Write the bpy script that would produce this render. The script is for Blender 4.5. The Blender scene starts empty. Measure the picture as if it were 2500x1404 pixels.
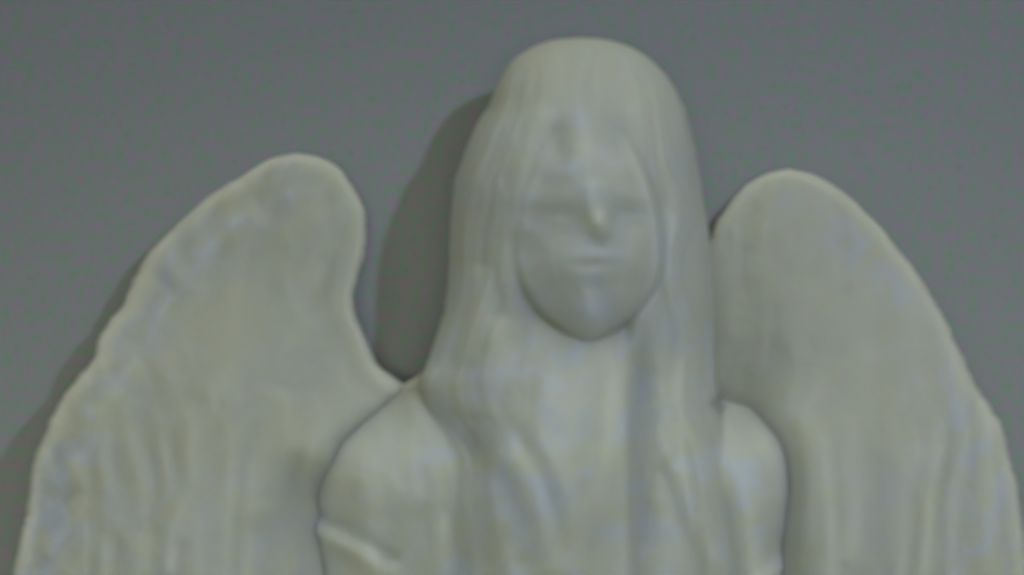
import bpy, math, random
import numpy as np

# ------------------------------------------------------------------ scene, camera, light
from mathutils import Vector
scene = bpy.context.scene
CAM_D = 30.0            # camera to wall; the view is 10 units wide on the wall
UNIT = 250.0            # plan units per unit

cam_d = bpy.data.cameras.new("camera")
cam = bpy.data.objects.new("camera", cam_d)
scene.collection.objects.link(cam)
cam.location = (0, -CAM_D, 0)
cam.rotation_euler = (math.radians(90), 0, 0)
cam_d.sensor_width = 36
cam_d.lens = 108
cam_d.clip_end = 500
cam_d.dof.use_dof = True
cam_d.dof.focus_distance = 42
cam_d.dof.aperture_fstop = 0.52
scene.camera = cam
scene.render.resolution_x = 1024
scene.render.resolution_y = 575

# soft light all round, brighter from straight above
world = bpy.data.worlds.new("World")
scene.world = world
world.use_nodes = True
wn = world.node_tree
bgn = wn.nodes["Background"]
tc = wn.nodes.new("ShaderNodeTexCoord")
sep = wn.nodes.new("ShaderNodeSeparateXYZ")
mr_ = wn.nodes.new("ShaderNodeMapRange")
mr_.interpolation_type = 'SMOOTHSTEP'
mr_.inputs[1].default_value = .25; mr_.inputs[2].default_value = 1.0
mr_.inputs[3].default_value = .081; mr_.inputs[4].default_value = 1.22
wn.links.new(tc.outputs["Generated"], sep.inputs[0])
wn.links.new(sep.outputs[2], mr_.inputs[0])
wn.links.new(mr_.outputs[0], bgn.inputs[1])
bgn.inputs[0].default_value = (1.0, .99, .80, 1)

def area(name, loc, size, power, color, aim=(0, 0, 0)):
    d = bpy.data.lights.new(name, 'AREA')
    d.shape = 'DISK'
    d.size = size
    d.energy = power
    d.color = color
    o = bpy.data.objects.new(name, d)
    scene.collection.objects.link(o)
    o.location = loc
    o.rotation_euler = (Vector(aim) - Vector(loc)).to_track_quat('-Z', 'Y').to_euler()
    return o

kd = Vector((.40, -1.0, .36)).normalized()
area("key_lamp", kd * 28, 1.0, 1900, (0.62, 0.74, 1.0))
fl = area("fill_lamp", (0, -31, -1.3), 14.0, 186, (.98, 1.0, .82), (0, 0, -5.2))  # added unseen fill behind the camera: lifts shadows, grades the wall
fl.data.shape = 'RECTANGLE'
fl.data.size_y = 3.0
fl.data.spread = math.radians(34)

scene.view_settings.view_transform = 'Standard'
scene.view_settings.look = 'None'
scene.view_settings.exposure = 0
scene.view_settings.gamma = 1

# ------------------------------------------------------------------ helpers
def lin(r, g, b):
    f = lambda c: ((c / 255 + .055) / 1.055) ** 2.4 if c > 10 else c / 255 / 12.92
    return (f(r), f(g), f(b), 1)

rng = np.random.RandomState(5)
_tab = rng.rand(256, 256)

def vnoise(x, y, seed=0):
    x = np.asarray(x, float) + seed * 17.31 + 500; y = np.asarray(y, float) + seed * 9.17 + 500
    xi = np.floor(x).astype(int); yi = np.floor(y).astype(int)
    fx = x - xi; fy = y - yi
    fx = fx * fx * (3 - 2 * fx); fy = fy * fy * (3 - 2 * fy)
    g = lambda a, b: _tab[a % 256, b % 256]
    return ((g(xi, yi) * (1 - fx) + g(xi + 1, yi) * fx) * (1 - fy)
            + (g(xi, yi + 1) * (1 - fx) + g(xi + 1, yi + 1) * fx) * fy) * 2 - 1

def spline(pts, n=14):
    """dense Catmull-Rom curve through points"""
    p = [np.array(q, float) for q in pts]
    p = [2 * p[0] - p[1]] + p + [2 * p[-1] - p[-2]]
    out = []
    for i in range(1, len(p) - 2):
        for t in np.linspace(0, 1, n, endpoint=False):
            a, b, c, d = p[i - 1], p[i], p[i + 1], p[i + 2]
            out.append(.5 * ((2 * b) + (-a + c) * t + (2 * a - 5 * b + 4 * c - d) * t * t
                             + (-a + 3 * b - 3 * c + d) * t ** 3))
    out.append(p[-2])
    return np.array(out)

def seg_dist(px, py, line):
    """distance of points to a polyline, and the place along it (0..1)"""
    best = np.full(px.shape, 1e9); where = np.zeros(px.shape)
    n = len(line) - 1
    for i in range(n):
        ax, ay = line[i]; bx, by = line[i + 1]
        dx, dy = bx - ax, by - ay
        L = dx * dx + dy * dy + 1e-9
        t = np.clip(((px - ax) * dx + (py - ay) * dy) / L, 0, 1)
        d = np.hypot(px - ax - t * dx, py - ay - t * dy)
        m = d < best
        best[m] = d[m]; where[m] = ((i + t) / n)[m]
    return best, where

def ridge(x, y, pts, width, height, fade=.15):
    line = spline(pts, 6)
    d, w = seg_dist(x, y, line)
    f = np.clip(np.minimum(w, 1 - w) / max(fade, 1e-3), 0, 1)
    f = f * f * (3 - 2 * f)
    return height * np.exp(-(d / width) ** 2) * f

def bump(x, y, cx, cy, rx, ry, h, ang=0):
    c, s = math.cos(math.radians(ang)), math.sin(math.radians(ang))
    u = ((x - cx) * c + (y - cy) * s) / rx; v = (-(x - cx) * s + (y - cy) * c) / ry
    return h * np.exp(-(u * u + v * v))

def si(y, xs, vs):
    """np.interp with its corners rounded off"""
    return sum(np.interp(y + o, xs, vs) * k for o, k in ((-90, .1), (-60, .15), (-30, .15), (0, .2), (30, .15), (60, .15), (90, .1)))

def smooth(a, b, x):
    t = np.clip((x - a) / (b - a), 0, 1)
    return t * t * (3 - 2 * t)

def to_world(px, py, z):
    """plan coordinates on the wall and a distance in front of the wall -> world"""
    k = (CAM_D - z) / CAM_D / UNIT
    return np.stack([(px - 1250) * k, -z, -(py - 702) * k], -1)

def sheet(name, left, right, zfun, mat, parent, thick=.06, rim=18, rows=200, cols=90, rim_glow=None, cool_sheen=None, wob=2.0, seed=0, back=None):
    """a closed, rounded-edged petal sheet between a left and a right margin that share their first point (tip)"""
    L = spline(left); R = spline(right)
    ytop = min(L[0, 1], R[0, 1]); ybot = min(L[-1, 1], R[-1, 1])
    mono = lambda A: (np.maximum.accumulate(A[:, 1] + np.arange(len(A)) * 1e-5), A[:, 0])
    v = np.linspace(0, 1, rows)
    v = np.where(v < .25, v * v / .25 * .5 + 0, v)      # denser rows towards the tip
    v = np.interp(np.linspace(0, 1, rows), [0, 1], [0, 1])
    vv = v ** 2 * .5 + v * .5
    vv = np.where(v < .2, vv * (v / .2) ** .6, vv)
    ys = ytop + (ybot - ytop) * vv
    ly, lx = mono(L); ry, rx = mono(R)
    xl = np.interp(ys, ly, lx); xr = np.interp(ys, ry, rx)
    fade = np.clip((ys - ytop) / 60, 0, 1)
    xl = xl + wob * fade * (vnoise(ys / 23, 0 * ys, seed) + .6 * vnoise(ys / 9, 0 * ys, seed + 3) + .4 * vnoise(ys / 5, 0 * ys, seed + 4))
    xr = xr + wob * fade * (vnoise(ys / 23, 0 * ys, seed + 5) + .6 * vnoise(ys / 9, 0 * ys, seed + 8) + .4 * vnoise(ys / 5, 0 * ys, seed + 6))
    u = .5 - .5 * np.cos(np.linspace(0, math.pi, cols))
    u = .6 * u + .4 * np.linspace(0, 1, cols)
    X = xl[:, None] + (xr - xl)[:, None] * u[None, :]
    Y = np.repeat(ys[:, None], cols, 1)
    outline = np.concatenate([np.stack([xl, ys], 1)[::-1], np.stack([xr, ys], 1)[1:]])
    outline = np.concatenate([outline, outline[:1]])[::2]
    D, _ = seg_dist(X.ravel(), Y.ravel(), outline)
    D = D.reshape(X.shape)
    D[:, 0] = 0; D[:, -1] = 0; D[0, :] = 0; D[-1, :] = 0
    Z = zfun(X, Y, D)
    prof = np.sqrt(np.clip(1 - (1 - np.clip(D / rim, 0, 1)) ** 2, 0, 1))
    top = to_world(X, Y, Z + thick * .5 * prof)
    if back is not None:                                # a full body: its own rounded back
        botm = to_world(X, Y, back(X, Y, D))
    else:
        botm = to_world(X, Y, Z - thick * .5 * prof)
    n = rows * cols
    verts = np.concatenate([top.reshape(-1, 3), botm.reshape(-1, 3)])
    i = np.arange(rows - 1)[:, None] * cols + np.arange(cols - 1)[None, :]
    a = i.ravel()
    ft = np.stack([a, a + cols, a + cols + 1, a + 1], 1)
    fb = ft[:, ::-1] + n
    me = bpy.data.meshes.new(name)
    # weld the margins: bottom rim vertices reuse the top ones
    edge = np.zeros((rows, cols), bool); edge[:, 0] = edge[:, -1] = edge[0] = edge[-1] = True
    idx = np.arange(2 * n)
    idx[n:][edge.ravel()] = np.arange(n)[edge.ravel()]
    idx[0:cols] = 0                                     # the tip row is one point
    idx[n:n + cols] = 0
    faces = np.concatenate([idx[ft], idx[fb]])
    out = []
    for f in faces.tolist():
        g = []
        for q in f:
            if q not in g: g.append(q)
        if len(g) > 2: out.append(g)
    used = np.unique(np.concatenate([np.array(f) for f in out]))
    remap = np.full(2 * n, -1); remap[used] = np.arange(len(used))
    me.from_pydata(verts[used].tolist(), [], [[int(remap[q]) for q in f] for f in out])
    me.validate(); me.update()
    att = me.attributes.new("rim_glow", 'FLOAT', 'POINT')
    P = np.clip(rim_glow(X, Y, D) if rim_glow else 0 * X, 0, 1)
    P2 = np.concatenate([P.ravel(), P.ravel()])[used]
    att.data.foreach_set("value", P2.astype(np.float32))
    att = me.attributes.new("cool_sheen", 'FLOAT', 'POINT')
    P = np.clip(cool_sheen(X, Y, D) if cool_sheen else 0 * X, 0, 1)
    att.data.foreach_set("value", np.concatenate([P.ravel(), P.ravel()])[used].astype(np.float32))
    me.polygons.foreach_set("use_smooth", [True] * len(me.polygons))
    me.materials.append(mat)
    o = bpy.data.objects.new(name, me)
    scene.collection.objects.link(o)
    o.parent = parent
    return o

# ------------------------------------------------------------------ materials
def petal_material(name, body, cool, cream, trans=.25):
    m = bpy.data.materials.new(name); m.use_nodes = True
    nt = m.node_tree; N = nt.nodes; K = nt.links
    bs = N["Principled BSDF"]; out = N["Material Output"]
    co = N.new("ShaderNodeTexCoord")
    def noise(sx, sy, sc, det, off=0):
        mp = N.new("ShaderNodeMapping"); mp.inputs[3].default_value = (sx, sy, 1)
        mp.inputs[1].default_value = (off, off * .7, off)
        K.new(co.outputs["Object"], mp.inputs[0])
        t = N.new("ShaderNodeTexNoise"); t.inputs["Scale"].default_value = sc
        t.inputs["Detail"].default_value = det; t.inputs["Distortion"].default_value = .35
        K.new(mp.outputs[0], t.inputs["Vector"]); return t
    def ramp(src, a, b):
        r = N.new("ShaderNodeMapRange"); r.interpolation_type = 'SMOOTHSTEP'
        r.inputs[1].default_value = a; r.inputs[2].default_value = b
        K.new(src, r.inputs[0]); return r.outputs[0]
    def mix(fac, a, b):
        x = N.new("ShaderNodeMix"); x.data_type = 'RGBA'
        K.new(fac, x.inputs[0])
        for s, i in ((a, 6), (b, 7)):
            if isinstance(s, tuple): x.inputs[i].default_value = s
            else: K.new(s, x.inputs[i])
        return x.outputs[2]
    big = noise(1.0, .6, 1.6, 3)
    streak = noise(1.0, .42, 3.6, 3, 3)
    fine = noise(1.0, 1.0, 14, 2, 7)
    chroma = noise(1.0, 1.0, 14, 2, 12); chroma2 = noise(1.0, 1.0, 11, 2, 31)
    bg2 = N.new("ShaderNodeMath"); bg2.operation = 'MULTIPLY'; bg2.inputs[1].default_value = .5
    K.new(ramp(big.outputs[0], .40, .64), bg2.inputs[0])
    c = mix(bg2.outputs[0], body, cool)
    mul = N.new("ShaderNodeMath"); mul.operation = 'MULTIPLY'; mul.inputs[1].default_value = .6
    K.new(ramp(streak.outputs[0], .50, .72), mul.inputs[0])
    c = mix(mul.outputs[0], c, tuple(min(1, q * 1.09) for q in cool[:3]) + (1,))
    # faint mottling
    mo = N.new("ShaderNodeMath"); mo.operation = 'MULTIPLY'; mo.inputs[1].default_value = .5
    K.new(ramp(chroma.outputs[0], .3, .7), mo.inputs[0])
    c = mix(mo.outputs[0], c, (body[0] * .93, body[1] * 1.05, body[2] * .90, 1))
    m2 = N.new("ShaderNodeMath"); m2.operation = 'MULTIPLY'; m2.inputs[1].default_value = .5
    K.new(ramp(chroma2.outputs[0], .4, .7), m2.inputs[0])
    c = mix(m2.outputs[0], c, (body[0] * 1.03, body[1] * .98, body[2] * 1.02, 1))
    a2 = N.new("ShaderNodeAttribute"); a2.attribute_name = "cool_sheen"
    sheen_noise = noise(1.0, .42, 3.6, 2.0, 44)
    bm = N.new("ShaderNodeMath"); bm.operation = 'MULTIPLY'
    K.new(ramp(sheen_noise.outputs[0], .38, .66), bm.inputs[0]); K.new(a2.outputs["Fac"], bm.inputs[1])
    c = mix(bm.outputs[0], c, (cool[0] * 1.02, cool[1] * 1.06, cool[2] * 1.16, 1))  # cool reflections on the frosted resin, mixed into the base colour
    at = N.new("ShaderNodeAttribute"); at.attribute_name = "rim_glow"
    c = mix(at.outputs["Fac"], c, cream)  # bright wing rims mixed into the base colour
    K.new(c, bs.inputs["Base Color"])
    bs.inputs["Roughness"].default_value = .52
    bs.inputs["Specular IOR Level"].default_value = .35
    bs.inputs["Subsurface Weight"].default_value = 1.0
    bs.inputs["Subsurface Radius"].default_value = (1.0, .95, .6)
    bs.inputs["Subsurface Scale"].default_value = .6
    b = N.new("ShaderNodeBump"); b.inputs["Strength"].default_value = .16; b.inputs["Distance"].default_value = .05
    ad = N.new("ShaderNodeMath"); ad.operation = 'MULTIPLY_ADD'; ad.inputs[1].default_value = 1.5
    K.new(streak.outputs[0], ad.inputs[0]); K.new(fine.outputs[0], ad.inputs[2])
    K.new(ad.outputs[0], b.inputs["Height"]); K.new(b.outputs[0], bs.inputs["Normal"])
    tr = N.new("ShaderNodeBsdfTranslucent"); K.new(c, tr.inputs[0])
    ms = N.new("ShaderNodeMixShader"); ms.inputs[0].default_value = trans
    K.new(bs.outputs[0], ms.inputs[1]); K.new(tr.outputs[0], ms.inputs[2])
    K.new(ms.outputs[0], out.inputs[0])
    return m

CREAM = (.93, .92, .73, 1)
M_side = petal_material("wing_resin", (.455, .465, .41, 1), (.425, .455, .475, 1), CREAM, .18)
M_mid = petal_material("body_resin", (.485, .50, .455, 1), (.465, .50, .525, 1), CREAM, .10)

def board_material():
    m = bpy.data.materials.new("grey_board"); m.use_nodes = True
    nt = m.node_tree; N = nt.nodes; K = nt.links
    bs = N["Principled BSDF"]; co = N.new("ShaderNodeTexCoord")
    def noise(sc, det, off):
        mp = N.new("ShaderNodeMapping"); mp.inputs[1].default_value = (off, off, off)
        K.new(co.outputs["Object"], mp.inputs[0])
        t = N.new("ShaderNodeTexNoise"); t.inputs["Scale"].default_value = sc; t.inputs["Detail"].default_value = det
        K.new(mp.outputs[0], t.inputs["Vector"]); return t.outputs[0]
    def mix(f, a, b):
        x = N.new("ShaderNodeMix"); x.data_type = 'RGBA'; K.new(f, x.inputs[0])
        for s, i in ((a, 6), (b, 7)):
            if isinstance(s, tuple): x.inputs[i].default_value = s
            else: K.new(s, x.inputs[i])
        return x.outputs[2]
    def rg(s, a, b, hi=1.0):
        r = N.new("ShaderNodeMapRange"); r.inputs[1].default_value = a; r.inputs[2].default_value = b
        r.inputs[4].default_value = hi; K.new(s, r.inputs[0]); return r.outputs[0]
    c = mix(rg(noise(9, 4, 0), .38, .62), (.228, .308, .262, 1), (.300, .270, .328, 1))
    c = mix(rg(noise(15, 3, 9), .58, .72, .55), c, (.20, .235, .215, 1))
    c = mix(rg(noise(24, 1, 4), .70, .78, .5), c, (.40, .40, .41, 1))
    K.new(c, bs.inputs["Base Color"])
    bs.inputs["Roughness"].default_value = .8
    bs.inputs["Specular IOR Level"].default_value = .2
    bs.inputs["Sheen Weight"].default_value = .45
    bs.inputs["Sheen Roughness"].default_value = .35
    bs.inputs["Sheen Tint"].default_value = (1, .98, .84, 1)
    b = N.new("ShaderNodeBump"); b.inputs["Strength"].default_value = .25; b.inputs["Distance"].default_value = .02
    K.new(noise(22, 3, 2), b.inputs["Height"]); K.new(b.outputs[0], bs.inputs["Normal"])
    return m

# ------------------------------------------------------------------ setting
me = bpy.data.meshes.new("wall")
S = 60
me.from_pydata([(-S, 0, -S), (S, 0, -S), (S, 0, S), (-S, 0, S)], [], [(0, 1, 2, 3)])
me.materials.append(board_material())
gd = bpy.data.objects.new("wall", me)
scene.collection.objects.link(gd)
gd["kind"] = "structure"

# ------------------------------------------------------------------ the angel
root = bpy.data.objects.new("angel_statue", None)
scene.collection.objects.link(root)
root.empty_display_size = .5
root.location = (0, 0, 0)
root["label"] = "milky white translucent angel figurine with veiled head and two wings before a grey wall"
root["category"] = "figurine"

def grain(x, y, s, a=.02):
    """soft unevenness of the cast surface, drawn out downwards"""
    x = x + 45 * vnoise(x / 210, y / 190, s + 2) + 14 * vnoise(x / 50, y / 60, s + 9)
    return a * vnoise(x / 55, y / 260, s) + a * .5 * vnoise(x / 24, y / 120, s + 4) + a * .5 * vnoise(x / 50, y / 50, s + 7)

def margin(d, w):
    return np.sqrt(np.clip(1 - (1 - np.clip(d / w, 0, 1)) ** 2, 0, 1))

# ---- wings
def cool_sheen_wing(x, y, d):
    return np.clip(.9 * np.exp(-((d - 75) / 60) ** 2) * smooth(0, 40, d) * np.maximum(smooth(790, 700, x), smooth(1850, 1930, x)) + .45 * smooth(1000, 1250, y), 0, 1)  # bluish reflections painted near the outer rim and lower down

def rim_glow_wing(x, y, d):
    return .26 * np.exp(-(d / 18) ** 2) + .10 * np.exp(-(d / 60) ** 2)  # glow of the thin lit edges, painted as cream colour

def z_left(x, y, d):
    z = si(y, [376, 500, 640, 800, 950, 1200, 1404, 2400], [.30, .36, .50, .85, 1.10, 1.30, 1.40, 1.5])
    inner = smooth(500, 1000, x)
    z = z * (1 - inner) + inner * si(y, [376, 600, 800, 1000, 1404, 2400], [.34, .56, .72, .64, .60, .60])
    z = z + .16 * (1 - np.exp(-(d / 120) ** 1.3))
    z = z - .03 * np.exp(-((d - 52) / 26) ** 2) * smooth(390, 520, y)
    z = z + ridge(x, y, [(400, 700), (520, 580), (640, 490)], 60, .06)
    z = z + ridge(x, y, [(330, 860), (230, 1010), (150, 1200)], 55, .05)
    z = z + ridge(x, y, [(560, 880), (480, 1080), (430, 1300), (415, 1450)], 34, .04)
    z = z + ridge(x, y, [(700, 930), (670, 1080), (640, 1300)], 55, .05)
    q = seg_dist(x.ravel(), y.ravel(), np.array([(1030, 935), (960, 955), (890, 990), (825, 1035), (785, 1090)]))[0].reshape(x.shape)
    z = z + .32 * np.exp(-(q / 95) ** 2)
    z = z + .018 * np.exp(-((d - 70) / 55) ** 2) * vnoise((x + y) / 34, (y - x) / 60, 33) * smooth(0, 30, d) * smooth(800, 700, x)
    z = z + .02 * np.sin((x + 35 * vnoise(x / 90, y / 160, 3)) / 12.0) * smooth(850, 1150, y) * smooth(0, 60, d) * (.5 + .5 * vnoise(x / 80, y / 120, 9))
    return z + grain(x, y, 1, .015)
left_m = [(722, 374), (660, 388), (600, 423), (500, 488), (410, 568), (350, 640), (318, 705), (297, 748), (262, 790), (238, 835),
          (222, 885), (172, 945), (132, 1005), (112, 1060), (82, 1120), (74, 1190), (56, 1290), (34, 1404), (20, 1600), (60, 1850), (200, 2150), (330, 2400)]
right_m = [(722, 374), (780, 384), (830, 413), (866, 465), (889, 520), (894, 590), (881, 655), (864, 735), (884, 805), (918, 880),
           (955, 918), (995, 945), (1040, 985), (1080, 1060), (1090, 1200), (1080, 1400), (1000, 1600), (900, 1850), (720, 2150), (560, 2400)]
w1 = sheet("wing", left_m, right_m, z_left, M_side, root, thick=.18, rim=22, wob=3.2, rim_glow=rim_glow_wing, cool_sheen=cool_sheen_wing, seed=1, rows=300, cols=120)
w1["label"] = "wing on the left with a scalloped outer edge"

def z_right(x, y, d):
    z = si(y, [415, 600, 800, 980, 1200, 1404, 2400], [.30, .50, .85, 1.1, 1.3, 1.4, 1.5])
    inner = smooth(2100, 1750, x)
    z = z * (1 - inner) + inner * si(y, [415, 600, 800, 1000, 1404, 2400], [.34, .56, .72, .64, .60, .60])
    z = z + .16 * (1 - np.exp(-(d / 120) ** 1.3))
    z = z + ridge(x, y, [(2000, 480), (2130, 600), (2250, 740), (2330, 900)], 60, -.035, .4)
    z = z + ridge(x, y, [(2080, 1000), (2100, 1250), (2090, 1404)], 40, .04)
    z = z + ridge(x, y, [(2240, 1050), (2270, 1300), (2270, 1480)], 45, .05)
    q = seg_dist(x.ravel(), y.ravel(), np.array([(1930, 1030), (1965, 1090), (1985, 1180), (1995, 1400)]))[0].reshape(x.shape)
    z = z + .28 * np.exp(-(q / 95) ** 2)
    z = z + .02 * np.sin((x + 35 * vnoise(x / 90, y / 160, 13)) / 12.0) * smooth(850, 1150, y) * smooth(0, 60, d) * (.5 + .5 * vnoise(x / 80, y / 120, 19))
    return z + grain(x, y, 21, .015)
lm = [(1925, 412), (1870, 424), (1815, 458), (1775, 505), (1742, 560), (1722, 640), (1706, 740), (1700, 850), (1690, 950), (1680, 1100),
      (1680, 1400), (1700, 1600), (1800, 1850), (1950, 2150), (2060, 2400)]
rm = [(1925, 412), (1990, 428), (2060, 470), (2130, 535), (2195, 610), (2262, 705), (2310, 790), (2350, 870), (2385, 945), (2440, 1030),
      (2460, 1100), (2482, 1180), (2500, 1290), (2510, 1404), (2515, 1600), (2470, 1850), (2330, 2150), (2200, 2400)]
w2 = sheet("wing", lm, rm, z_right, M_side, root, thick=.18, rim=22, wob=3.0, rim_glow=rim_glow_wing, cool_sheen=cool_sheen_wing, seed=31, rows=300, cols=120)
w2["label"] = "wing on the right with a smooth outer edge"

# ---- body: veiled head, face, hair, chest, shoulders and arms as one cast surface
veil_l = [(1420, 92), (1350, 98), (1290, 120), (1245, 155), (1215, 205), (1195, 255), (1160, 310), (1135, 370), (1113, 440), (1102, 520),
          (1097, 590), (1095, 670), (1085, 750), (1065, 820), (1045, 880), (1026, 922), (1030, 960), (1050, 1010), (1085, 1080), (1096, 1140),
          (1088, 1210), (1082, 1300), (1090, 1404), (1100, 1700), (1100, 2400)]
veil_r = [(1420, 92), (1480, 97), (1534, 113), (1584, 143), (1635, 195), (1668, 260), (1690, 330), (1705, 410), (1720, 500), (1732, 580),
          (1740, 700), (1744, 850), (1750, 950), (1762, 1040), (1776, 1130), (1800, 1250), (1830, 1404), (1850, 1700), (1850, 2400)]
body_l = veil_l[:15] + [(1030, 912), (985, 940), (915, 978), (850, 1022), (805, 1070), (778, 1125), (766, 1200), (760, 1290), (748, 1404), (730, 1600), (690, 2000), (650, 2400)]
body_r = veil_r[:12] + [(1750, 955), (1775, 980), (1830, 992), (1885, 1010), (1925, 1045), (1950, 1095), (1968, 1180), (1976, 1290), (1972, 1404), (1985, 1600), (2030, 2000), (2080, 2400)]
def xy_fun(pts):
    A = spline(pts)
    return np.maximum.accumulate(A[:, 1] + np.arange(len(A)) * 1e-5), A[:, 0]
VL = xy_fun(veil_l); VR = xy_fun(veil_r)

FY = [262, 300, 340, 400, 480, 560, 640, 700, 745, 780, 808, 826]
FW = [34, 58, 88, 122, 152, 166, 170, 158, 130, 96, 56, 16]
FW = np.array(FW, float)
_fs = np.linspace(268, 826, 60); _fw = np.interp(_fs, FY, FW)
FACE = np.concatenate([np.stack([1438 - _fw, _fs], 1), np.stack([1438 + _fw, _fs], 1)[::-1], [[1438 - _fw[0], _fs[0]]]])
def z_body(x, y, d):
    xl = np.interp(y, *VL); xr = np.interp(y, *VR)
    c = (xl + xr) / 2; w = np.maximum((xr - xl) / 2, 1)
    s = (x - c) / w
    E = np.clip(1 - np.abs(s) ** si(y, [92, 700, 1000, 2400], [2.6, 2.9, 3.4, 3.4]), 0, 1) ** si(y, [700, 1000], [.5, .72])
    zc = si(y, [92, 300, 900, 1404, 2400], [1.40, 1.50, 1.48, 1.50, 1.5])
    top = np.sqrt(np.clip(1 - np.clip((470 - y) / (470 - 90.0), 0, 1) ** 2, 0, 1))
    R = si(y, [92, 500, 760, 900, 1100, 1404, 2400], [.92, .92, .84, .66, .60, .66, .8]) * top
    veil = zc + R * E
    # strands of hair / veil folds that run down beside the face
    t = s * 6.5 + .8 * vnoise(x / 170, y / 170, 71)
    hairy = smooth(.50, .66, np.abs(s) + .10 * smooth(330, 160, y) + .25 * smooth(200, 100, y)) * smooth(110, 300, y)
    veil = veil + hairy * (.010 * np.sin(t * 4.1) + .007 * np.sin(t * 9.7 + 2 * vnoise(x / 90, y / 200, 5)))
    # the face between the locks of hair
    loop = FACE
    df, _ = seg_dist(x.ravel(), y.ravel(), loop); df = df.reshape(x.shape)
    hw = np.interp(y, FY, FW, left=-1, right=-1)
    ins = (np.abs(x - 1438) < hw)
    df = np.where(ins, df, -df)
    g = lambda cx, cy, rx, ry, h, a=0: bump(x, y, cx, cy, rx * 1.06, ry * 1.2, h * .46, a)
    lvl = np.interp(y, [270, 450, 650, 760, 840], [2.42, 2.40, 2.34, 2.26, 2.18])
    low = smooth(670, 760, y)
    dp = np.maximum(df, 0)
    face = lvl + .03 * (1 - low) + .22 * ((.35 * margin(dp, 90) + .65 * (1 - np.exp(-(dp / 95) ** 1.5))) * low + (1 - np.exp(-(dp / 95) ** 1.5)) * (1 - low)) - .5 * smooth(0, -24, df) * smooth(640, 740, y)
    face = face + ridge(x, y, [(1446, 420), (1452, 490), (1462, 556)], 34, .05, .3) + g(1464, 546, 19, 22, .24) + g(1438, 558, 16, 11, .03) + g(1490, 558, 16, 11, .03)
    face = face - g(1464, 592, 28, 14, .04)
    face = face + g(1368, 478, 60, 22, .06, -8) + g(1540, 476, 56, 22, .06, 8)
    face = face - g(1372, 532, 46, 27, .085) - g(1538, 528, 44, 27, .085)
    face = face + g(1372, 540, 30, 12, .045) + g(1538, 536, 30, 12, .045)
    face = face + g(1350, 618, 50, 55, .04) + g(1550, 614, 46, 55, .04)
    face = face + g(1452, 624, 42, 12, .045) - g(1448, 644, 50, 12, .042) + g(1450, 666, 34, 15, .035) - g(1450, 694, 44, 14, .02)
    face = face + g(1446, 762, 50, 40, .08)
    # below the chin the chest comes forward again
    chest = 2.12 + .20 * smooth(760, 1010, y) + .05 * smooth(930, 1150, y)
    chest = chest - .07 * ((x - 1380) / 200) ** 2
    lock = np.interp(y, [690, 760, 850, 1000, 1200], [1275, 1262, 1248, 1238, 1225])
    chest_m = smooth(lock - 90, lock + 70, x) * smooth(1562, 1522, x) * smooth(620, 800, y)
    z = veil
    z = z * (1 - chest_m) + chest * chest_m
    fm = smooth(-16, 8, df)
    ft = fm * smooth(285, 430, y)
    z = z * (1 - ft) + np.maximum(face, z - .12 * low) * ft
    # soft rim of the hair beside the face
    z = z + .02 * np.exp(-((df + 38) / 26) ** 2) * smooth(300, 420, y) * smooth(780, 690, y)
    # parting and locks on the forehead
    z = z + ridge(x, y, [(1422, 210), (1420, 330), (1400, 470)], 32, .05, .45)
    z = z + ridge(x, y, [(1350, 250), (1295, 330), (1266, 450), (1258, 600)], 32, .03)
    z = z + ridge(x, y, [(1530, 230), (1610, 330), (1655, 460), (1650, 640)], 34, .03)
    z = z - bump(x, y, 1362, 345, 34, 52, .05, 15) - bump(x, y, 1503, 340, 34, 50, .05, -15)
    # the long locks and the folds of the robe
    z = z + ridge(x, y, [(1560, 740), (1566, 900), (1572, 1100), (1570, 1300), (1575, 1700)], 34, -.13, .3)
    z = z + ridge(x, y, [(1170, 640), (1165, 760), (1120, 900)], 34, .035)
    z = z + ridge(x, y, [(1225, 760), (1205, 900), (1180, 1040)], 38, .04)
    z = z + ridge(x, y, [(1295, 850), (1285, 960), (1283, 1120), (1300, 1400)], 30, -.03, .4)
    z = z + ridge(x, y, [(1355, 850), (1362, 960), (1378, 1140), (1400, 1500)], 46, .04, .4)
    z = z + ridge(x, y, [(1440, 900), (1450, 1050), (1440, 1250)], 26, -.02)
    z = z + ridge(x, y, [(1100, 1070), (1180, 1120), (1250, 1210), (1290, 1380), (1300, 1500)], 38, -.055)
    z = z + ridge(x, y, [(1190, 1090), (1280, 1180), (1340, 1300), (1360, 1450)], 50, .05)
    z = z + ridge(x, y, [(1240, 980), (1330, 1090), (1400, 1230), (1430, 1420)], 34, .03, .3) - ridge(x, y, [(1200, 960), (1300, 1110), (1360, 1260), (1385, 1420)], 24, .03, .3)
    z = z + ridge(x, y, [(1500, 900), (1470, 1100), (1460, 1350)], 36, .03, .3)
    z = z + ridge(x, y, [(1650, 820), (1665, 1000), (1700, 1200), (1770, 1440)], 60, .06, .3)
    z = z + ridge(x, y, [(1610, 1100), (1650, 1220), (1710, 1360), (1740, 1480)], 26, -.05)
    z = z + ridge(x, y, [(1640, 1120), (1690, 1260), (1750, 1404)], 28, .035)
    # shoulders and upper arms stand behind the veil
    d2 = d + 70 * np.exp(-((x - xl) / 50) ** 2) + 70 * np.exp(-((x - xr) / 50) ** 2)
    arm = .92 + .48 * (1 - np.exp(-(d2 / 90) ** 1.25))
    yt = np.where(x < 1400, np.interp(x, [770, 1010], [1020, 930]), 975)
    arm = arm + .38 * (1 - np.exp(-(np.clip(y - yt, 0, 900) / 90) ** 1.2))
    arm = arm + ridge(x, y, [(892, 1070), (895, 1250), (905, 1404), (915, 1550)], 34, .035, .35)
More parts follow.
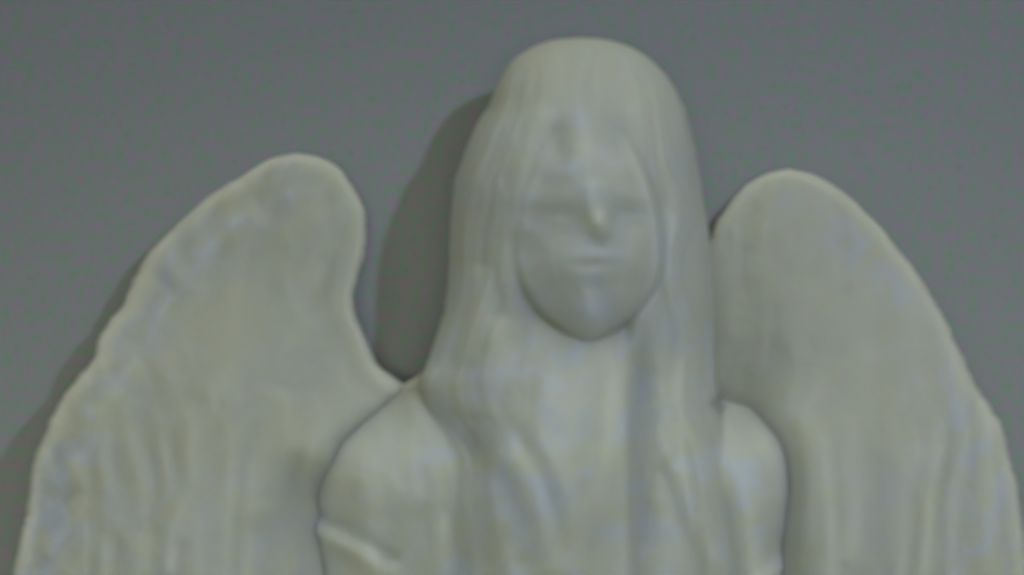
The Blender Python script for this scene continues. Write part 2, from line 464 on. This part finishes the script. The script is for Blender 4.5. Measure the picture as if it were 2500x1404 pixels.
    arm = arm + ridge(x, y, [(735, 1268), (800, 1308), (880, 1350), (990, 1430)], 26, .06, .25) - ridge(x, y, [(740, 1240), (830, 1290), (990, 1380)], 22, .05, .12)
    arm = arm + ridge(x, y, [(1080, 1240), (1078, 1330), (1085, 1450)], 24, .05, .4)
    arm = arm + ridge(x, y, [(1828, 1120), (1838, 1250), (1842, 1404), (1840, 1560)], 36, .06, .35)
    arm = arm + ridge(x, y, [(1830, 1470), (1890, 1404), (1965, 1335)], 26, .12, .2)
    inv = smooth(1.0, .985, np.abs(s))
    k = 40.0
    v2 = np.where(np.abs(s) < 1, z, -5)
    h = np.clip(.5 + (v2 - arm) * 6, 0, 1)
    out = arm * (1 - h) + v2 * h + h * (1 - h) / 12
    bl = smooth(900, 960, y)
    out = z * (1 - bl) + out * bl
    out = out - .42 * smooth(1080, 1560, y)
    return out + grain(x, y, 61, .016) * smooth(0, 40, d)
def cool_sheen_body(x, y, d):
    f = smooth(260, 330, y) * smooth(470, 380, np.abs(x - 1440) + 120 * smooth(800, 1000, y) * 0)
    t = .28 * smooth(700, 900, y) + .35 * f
    t = t + bump(x, y, 1385, 455, 55, 60, .9) + bump(x, y, 1530, 482, 30, 26, .9) + bump(x, y, 1415, 330, 26, 80, .7) + bump(x, y, 1450, 710, 28, 70, .6)  # cool highlights painted on forehead, brow, parting and chin
    t = t + bump(x, y, 1355, 900, 45, 55, .8) + bump(x, y, 1265, 1190, 90, 60, .7) + bump(x, y, 1835, 1230, 30, 130, .7) + bump(x, y, 895, 1200, 24, 120, .6)  # likewise painted on chest folds and sleeves
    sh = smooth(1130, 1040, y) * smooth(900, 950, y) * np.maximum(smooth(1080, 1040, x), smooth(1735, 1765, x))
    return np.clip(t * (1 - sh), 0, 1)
def z_back(x, y, d):
    return np.minimum(z_body(x, y, d), 1.45) - .75 * margin(d, 260)
body = sheet("body", body_l, body_r, z_body, M_mid, root, thick=0.0, rim=30, cool_sheen=cool_sheen_body, rows=460, cols=230, seed=61, back=z_back, wob=1.5)
